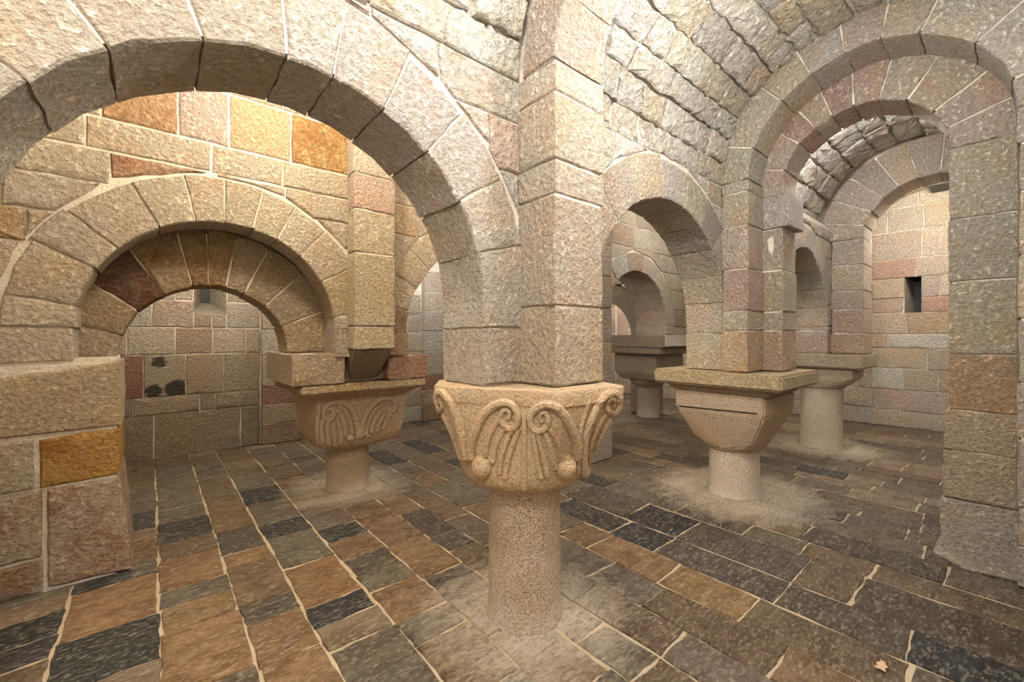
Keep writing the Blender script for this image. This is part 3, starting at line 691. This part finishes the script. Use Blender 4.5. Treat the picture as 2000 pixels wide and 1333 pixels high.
# ------------------------------------------------------------------ columns
def lathe(parent, name, cx, cy, prof, mat, col, n=40, wob=.004):
    V, F = [], []
    for (r, z) in prof:
        for i in range(n):
            a = 2 * math.pi * i / n; rr = r + random.uniform(-wob, wob); V.append((cx + rr * math.cos(a), cy + rr * math.sin(a), z))
    for k in range(len(prof) - 1):
        for i in range(n): j = (i + 1) % n; F.append((k * n + i, k * n + j, k * n + n + j, k * n + n + i))
    F += [tuple(range(n))[::-1], tuple((len(prof) - 1) * n + i for i in range(n))]
    return link(name, V, F, mat, parent, col)
def shaft(parent, c, r, h, col):
    prof = [(r + .012, 0), (r + .01, .02), (r + .003, .05)] + [(r + .002 - .006 * k / 8, .05 + (h - .05) * k / 8) for k in range(1, 9)]
    return lathe(parent, 'shaft', c[0], c[1], prof, M_SHAFT, col, 44, .002)
def hull(parent, name, pts, mat, col, bev=.012):
    bm = bmesh.new(); off = parent.location
    for p in pts: bm.verts.new((p[0] - off[0], p[1] - off[1], p[2] - off[2]))
    r = bmesh.ops.convex_hull(bm, input=bm.verts)
    bmesh.ops.delete(bm, geom=[e for e in r['geom_interior'] if isinstance(e, bmesh.types.BMVert)], context='VERTS')
    bmesh.ops.dissolve_limit(bm, angle_limit=R(3), verts=bm.verts, edges=bm.edges)
    bmesh.ops.bevel(bm, geom=list(bm.edges), offset=bev, segments=2, affect='EDGES')
    return link_bm(name, bm, mat, parent, col, smooth=False)
def tube(parent, name, pts, r0, r1, mat, col, n=8):
    V, F = [], []; m = len(pts)
    up = Vector((.3, .2, 1))
    for i, p in enumerate(pts):
        t = (pts[min(i + 1, m - 1)] - pts[max(i - 1, 0)]).normalized()
        u = t.cross(up); u = u.normalized() if u.length > 1e-4 else Vector((1, 0, 0)); v = t.cross(u)
        r = r0 + (r1 - r0) * i / max(1, m - 1)
        for k in range(n):
            a = 2 * math.pi * k / n; V.append(tuple(p + (u * math.cos(a) + v * math.sin(a)) * r))
    for i in range(m - 1):
        for k in range(n): j = (k + 1) % n; F.append((i * n + k, i * n + j, i * n + n + j, i * n + n + k))
    F += [tuple(range(n))[::-1], tuple((m - 1) * n + k for k in range(n))]
    return link(name, V, F, mat, parent, col)
def smooth_pts(pts, sub=5):
    out = []; n = len(pts)
    for i in range(n - 1):
        p0, p1, p2, p3 = pts[max(i - 1, 0)], pts[i], pts[i + 1], pts[min(i + 2, n - 1)]
        for k in range(sub):
            t = k / sub
            out.append(tuple(.5 * ((2 * b) + (-a + c) * t + (2 * a - 5 * b + 4 * c - d) * t * t + (-a + 3 * b - 3 * c + d) * t ** 3) for a, b, c, d in zip(p0, p1, p2, p3)))
    out.append(pts[-1]); return out
def loft_capital(parent, c, top, zt, zb, rb, prof, col, n=72):
    """body lofted from a polygonal top outline to a round foot; prof = [(f height 0..1, blend to top 0..1)]"""
    V, F = [], []
    def rtop(a):
        d = (math.cos(a), math.sin(a)); best = .3
        for i in range(len(top)):
            (x1, y1), (x2, y2) = top[i], top[(i + 1) % len(top)]
            x1 -= c[0]; x2 -= c[0]; y1 -= c[1]; y2 -= c[1]
            ex, ey = x2 - x1, y2 - y1; den = d[0] * ey - d[1] * ex
            if abs(den) < 1e-9: continue
            t = (x1 * ey - y1 * ex) / den; u = (x1 * d[1] - y1 * d[0]) / den
            if t > 0 and -1e-6 <= u <= 1 + 1e-6: best = t
        return best
    for (f, g, rmul) in prof:
        z = zb + (zt - zb) * f
        for i in range(n):
            a = 2 * math.pi * i / n; r = rb * rmul * (1 - g) + rtop(a) * g
            r += random.uniform(-.002, .002); V.append((c[0] + r * math.cos(a), c[1] + r * math.sin(a), z))
    m = len(prof)
    for k in range(m - 1):
        for i in range(n): j = (i + 1) % n; F.append((k * n + i, k * n + j, k * n + n + j, k * n + n + i))
    F += [tuple(range(n))[::-1], tuple((m - 1) * n + i for i in range(n))]
    return link('capital', V, F, M_CARVE, parent, col), BVHTree.FromPolygons(V, F)

# --- the carved column in front
c = COLS['c1']
k1 = thing('column', (c[0], c[1], 0), 'foreground column with carved volute capital and thick speckled shaft', 'column')
shaft(k1, c, .208, .775, (.57, .46, .35))
T = [onZ(849, 754, 1.325), onZ(880, 758, 1.325), onZ(1092, 768, 1.325), onZ(1217, 754, 1.325)]
top = [(p.x, p.y) for p in T] + [(.60, .40), (-.30, .42)]
CC = (.60, .455, .30)
prof1 = [(0, 0, .62), (.02, 0, .78), (.06, 0, .92), (.13, 0, 1.0), (.22, .09, 1.0), (.35, .25, 1.0), (.5, .48, 1.0), (.65, .71, 1.0), (.78, .88, 1.0), (.86, .93, 1.0), (.862, .95, 1.0), (.868, 1.015, 1.0), (.93, 1.03, 1.0), (.985, 1.03, 1.0), (1, 1.0, 1.0)]
cap, bvh = loft_capital(k1, (.03, .02), top, 1.327, .765, .365, prof1, CC)
def zp6(x, y): return (780 + x * .3, 600 + y * .3)
def on_surf(tree, px, py, lift=.0):
    d = unproj(px, py).normalized(); h = tree.ray_cast(CAM, d)
    if h[0] is None: return None
    return h[0] + h[1] * lift * (1 if h[1].dot(d) < 0 else -1)
def trace(parent, tree, name, pts, r0, r1, col, conv=zp6, lift=.0):
    P = [on_surf(tree, *conv(*q), lift) for q in smooth_pts(pts, 5)]
    P = [p for p in P if p is not None]
    if len(P) > 2: tube(parent, name, P, r0, r1, M_CARVE, col)
ribs = [[(470, 980), (478, 870), (510, 780), (560, 690), (620, 640), (690, 622), (750, 650), (775, 720), (755, 780), (710, 790), (672, 750), (665, 700), (690, 668), (722, 690), (712, 728)],
        [(1150, 980), (1150, 880), (1110, 780), (1060, 690), (1000, 640), (930, 640), (870, 680), (852, 740), (880, 795), (930, 800), (965, 760), (970, 710), (940, 682), (915, 708), (930, 748)],
        [(440, 980), (402, 800), (352, 655), (305, 575), (262, 550), (242, 590), (246, 650), (272, 672), (285, 640), (268, 610)],
        [(1190, 1080), (1190, 960), (1212, 800), (1262, 680), (1325, 585), (1395, 558), (1425, 600), (1420, 655), (1390, 690), (1350, 670), (1345, 620), (1378, 592), (1402, 620), (1385, 645)]]
for q in ribs: trace(cap, bvh, 'volute', q, .027, .011, CC, lift=.005)
flutes = [[(560, 970), (580, 860), (630, 760), (668, 725)], [(610, 1010), (630, 900), (675, 805), (700, 790)], [(652, 1080), (670, 960), (715, 840), (735, 800)], [(690, 1110), (712, 980), (758, 850), (775, 800)],
          [(1060, 1000), (1030, 880), (980, 790)], [(1010, 1050), (982, 910), (950, 815)], [(960, 1095), (932, 960), (902, 815)], [(920, 1110), (892, 960), (870, 810)], [(812, 1180), (812, 950), (815, 800), (812, 700)],
          [(405, 985), (345, 820), (285, 700)], [(380, 990), (315, 830), (258, 710)], [(430, 900), (405, 760), (375, 640)],
          [(1158, 1080), (1165, 900), (1185, 760), (1235, 610)], [(1225, 1060), (1240, 900), (1290, 770), (1340, 700)], [(1255, 1040), (1280, 900), (1330, 790), (1370, 720)]]
for q in flutes: trace(cap, bvh, 'leaf_vein', q, .016, .013, CC, lift=.003)
def boss(parent, tree, px, py, r, col, sq=(1, 1, 1.1)):
    p = on_surf(tree, px, py)
    if p is None: return
    bm = bmesh.new(); bmesh.ops.create_uvsphere(bm, u_segments=14, v_segments=10, radius=r)
    off = parent.location + (parent.parent.location if parent.parent else Vector())
    for v in bm.verts: v.co = Vector((v.co.x * sq[0], v.co.y * sq[1], v.co.z * sq[2])) + p - off + Vector((random.uniform(-1, 1),) * 3) * .001
    link_bm('leaf_tip', bm, M_CARVE, parent, col)
for (x, y, r) in ((540, 1040, .058), (1080, 1040, .058), (392, 1010, .042), (1205, 1075, .035)): boss(cap, bvh, *zp6(x, y), r, CC)

# --- column with plain cubic capital
c = COLS['c2']
k2 = thing('column', (c[0], c[1], 0), 'column with plain cubic chamfered capital under a thick slab, right of centre', 'column')
shaft(k2, c, .232, .475, (.66, .58, .48))
hull(k2, 'abacus', [(x, y, z) for x in (2.40, 3.48) for y in (-.585, .61) for z in (1.11, 1.25)], M_STONE, (.62, .51, .33), .02)
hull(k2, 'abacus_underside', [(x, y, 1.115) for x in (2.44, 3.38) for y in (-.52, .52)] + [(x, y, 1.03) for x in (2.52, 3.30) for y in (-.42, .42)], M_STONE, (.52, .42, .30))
h = .40
hull(k2, 'capital', [(c[0] + sx * h, c[1] + sy * (h + .02), z) for sx in (-1, 1) for sy in (-1, 1) for z in (1.035, .86)] + [(c[0] + .27 * math.cos(R(a)), c[1] + .27 * math.sin(R(a)), .475) for a in range(0, 360, 30)] + [(c[0] + sx * .27, c[1] + sy * .27, .56) for sx in (-1, 1) for sy in (-1, 1)], M_CARVE, (.58, .46, .34), .014)
hull(k2, 'collar', [(c[0] + rr * math.cos(R(a)), c[1] + rr * math.sin(R(a)), z) for a in range(0, 360, 20) for rr, z in ((.255, .465), (.27, .5))], M_CARVE, (.58, .48, .36), .006)
hull(pr2, 'plinth', PL, M_STONE, (.55, .49, .41), .012)
crk = tube(k2, 'groove_shade', [Vector((c[0] - h - .001, y, .895 - .03 * (y + .4))) for y in (-.36, -.2, 0, .2, .38)], .006, .006, M_DARK, (.05, .04, .03), 6)  # near-black tube laid on the face, painting the shade of a groove

# --- left volute column
c = COLS['c3']
k3 = thing('column', (c[0], c[1], 0), 'left column with worn square volute capital and wide moulded slab', 'column')
shaft(k3, c, .213, .47, (.52, .42, .29))
hull(k3, 'abacus', [(x, y, z) for x in (-.66, .54) for y in (2.10, 3.22) for z in (1.075, 1.15)], M_STONE, (.58, .45, .29), .014)
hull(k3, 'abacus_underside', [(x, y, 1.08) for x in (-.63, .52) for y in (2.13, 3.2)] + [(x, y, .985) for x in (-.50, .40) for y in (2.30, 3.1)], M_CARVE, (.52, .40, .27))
C3C = (.55, .42, .29)
top3 = [(-.48, 2.30), (.40, 2.30), (.42, 3.12), (-.48, 3.12)]
prof3 = [(0, .05, .85), (.02, .30, 1.0), (.06, .55, 1.0), (.14, .76, 1.0), (.3, .89, 1.0), (.55, .96, 1.0), (.8, .99, 1.0), (1, 1, 1)]
cap3, bvh3 = loft_capital(k3, c, top3, .99, .465, .25, prof3, C3C, 88)
def zp5(x, y): return (500 + x * .24, 660 + y * .24)
for q in [[(830, 800), (815, 680), (770, 570), (690, 525), (600, 535), (550, 590), (555, 650), (610, 665), (635, 610), (600, 580), (575, 610)],
          [(850, 800), (870, 680), (930, 570), (1020, 500), (1100, 500), (1140, 545), (1120, 595), (1075, 590), (1065, 545), (1095, 530)]]: trace(cap3, bvh3, 'volute', q, .034, .018, C3C, zp5, .004)
for q in [[(780, 780), (760, 660), (710, 580), (650, 555)], [(720, 790), (715, 690), (670, 600)], [(540, 850), (530, 720), (545, 660)], [(590, 870), (575, 760), (590, 680)], [(640, 870), (630, 760), (635, 690)], [(690, 860), (685, 760), (660, 660)],
          [(890, 790), (915, 680), (965, 590), (1040, 540)], [(935, 770), (960, 680), (1010, 610)], [(980, 760), (1010, 680), (1050, 620)], [(1030, 740), (1070, 660), (1100, 610)], [(510, 860), (500, 700), (515, 560)]]: trace(cap3, bvh3, 'leaf_vein', q, .024, .018, C3C, zp5, .003)
for (x, y, r) in ((765, 815, .036), (905, 800, .026)): boss(cap3, bvh3, *zp5(x, y), r, C3C)

# --- third column beyond, and the small distant column
c = COLS['c4']
k4 = thing('column', (c[0], c[1], 0), 'third column with thick shaft and small chamfered capital, behind the cubic one', 'column')
shaft(k4, c, .25, .85, (.62, .54, .45))
hull(k4, 'abacus', [(x, y, z) for x in (5.34, 6.3) for y in (-.60, .52) for z in (1.15, 1.34)], M_STONE, (.60, .50, .38), .02)
hull(k4, 'capital', [(x, y, z) for x in (5.42, 6.1) for y in (-.47, .42) for z in (1.15, 1.0)] + [(c[0] + .265 * math.cos(R(a)), c[1] + .265 * math.sin(R(a)), .85) for a in range(0, 360, 30)], M_CARVE, (.60, .50, .40), .015)
c = COLS['c5']
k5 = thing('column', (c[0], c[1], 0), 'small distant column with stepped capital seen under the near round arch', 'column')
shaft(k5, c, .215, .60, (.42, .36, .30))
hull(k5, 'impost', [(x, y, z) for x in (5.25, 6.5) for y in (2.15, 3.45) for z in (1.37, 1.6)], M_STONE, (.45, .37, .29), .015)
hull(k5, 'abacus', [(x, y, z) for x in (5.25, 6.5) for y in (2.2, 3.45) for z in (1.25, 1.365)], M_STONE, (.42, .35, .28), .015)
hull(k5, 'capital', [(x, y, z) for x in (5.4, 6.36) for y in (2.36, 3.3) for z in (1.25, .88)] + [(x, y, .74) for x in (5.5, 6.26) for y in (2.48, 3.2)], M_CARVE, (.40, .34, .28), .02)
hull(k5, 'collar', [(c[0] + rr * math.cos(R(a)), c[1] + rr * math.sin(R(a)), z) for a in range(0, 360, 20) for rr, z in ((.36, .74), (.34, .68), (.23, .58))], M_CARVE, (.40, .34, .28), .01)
pc5 = thing('arch_pier', (5.88, 2.5, 1.6), 'short pier over the small distant column', 'pier')
blocks(pc5, 5.30, 6.40, 2.11, 2.72, [1.605, 1.76], P_back)
pc6 = ws
blocks(pc6, 2.34, 3.5, 2.11, 2.72, [0, .5, 1.0, 1.6, 1.76], P_back)

# ------------------------------------------------------------------ small things on the floor
p = onZ(1722, 1307)
lf = thing('dry_leaf', (p.x, p.y, .006), 'small curled dry leaf lying on the paving at lower right', 'leaf')
V = [(0, 0, .006)]; n = 20
for i in range(n):
    a = 2 * math.pi * i / n; r = .030 * (1 + .35 * math.cos(5 * a)) * (1.3 if abs(math.cos(a)) > .7 else .8)
    V.append((r * math.cos(a), r * math.sin(a) * .7, .004 + .008 * abs(math.sin(2 * a))))
V2 = [(x, y, z + .0015) for x, y, z in V]
F = [(0, 1 + i, 1 + (i + 1) % n) for i in range(n)] + [(n + 1, n + 2 + (i + 1) % n, n + 2 + i) for i in range(n)] + [(1 + i, n + 2 + i, n + 2 + (i + 1) % n, 1 + (i + 1) % n) for i in range(n)]
link('blade', [(x + p.x, y + p.y, z + .006) for x, y, z in V + V2], F, M_LEAF, lf)
tube(lf, 'stem', [Vector((p.x + .03, p.y, .012)), Vector((p.x + .05, p.y + .01, .014)), Vector((p.x + .065, p.y + .012, .010))], .0018, .0012, M_LEAF, (.4, .25, .12), 6)
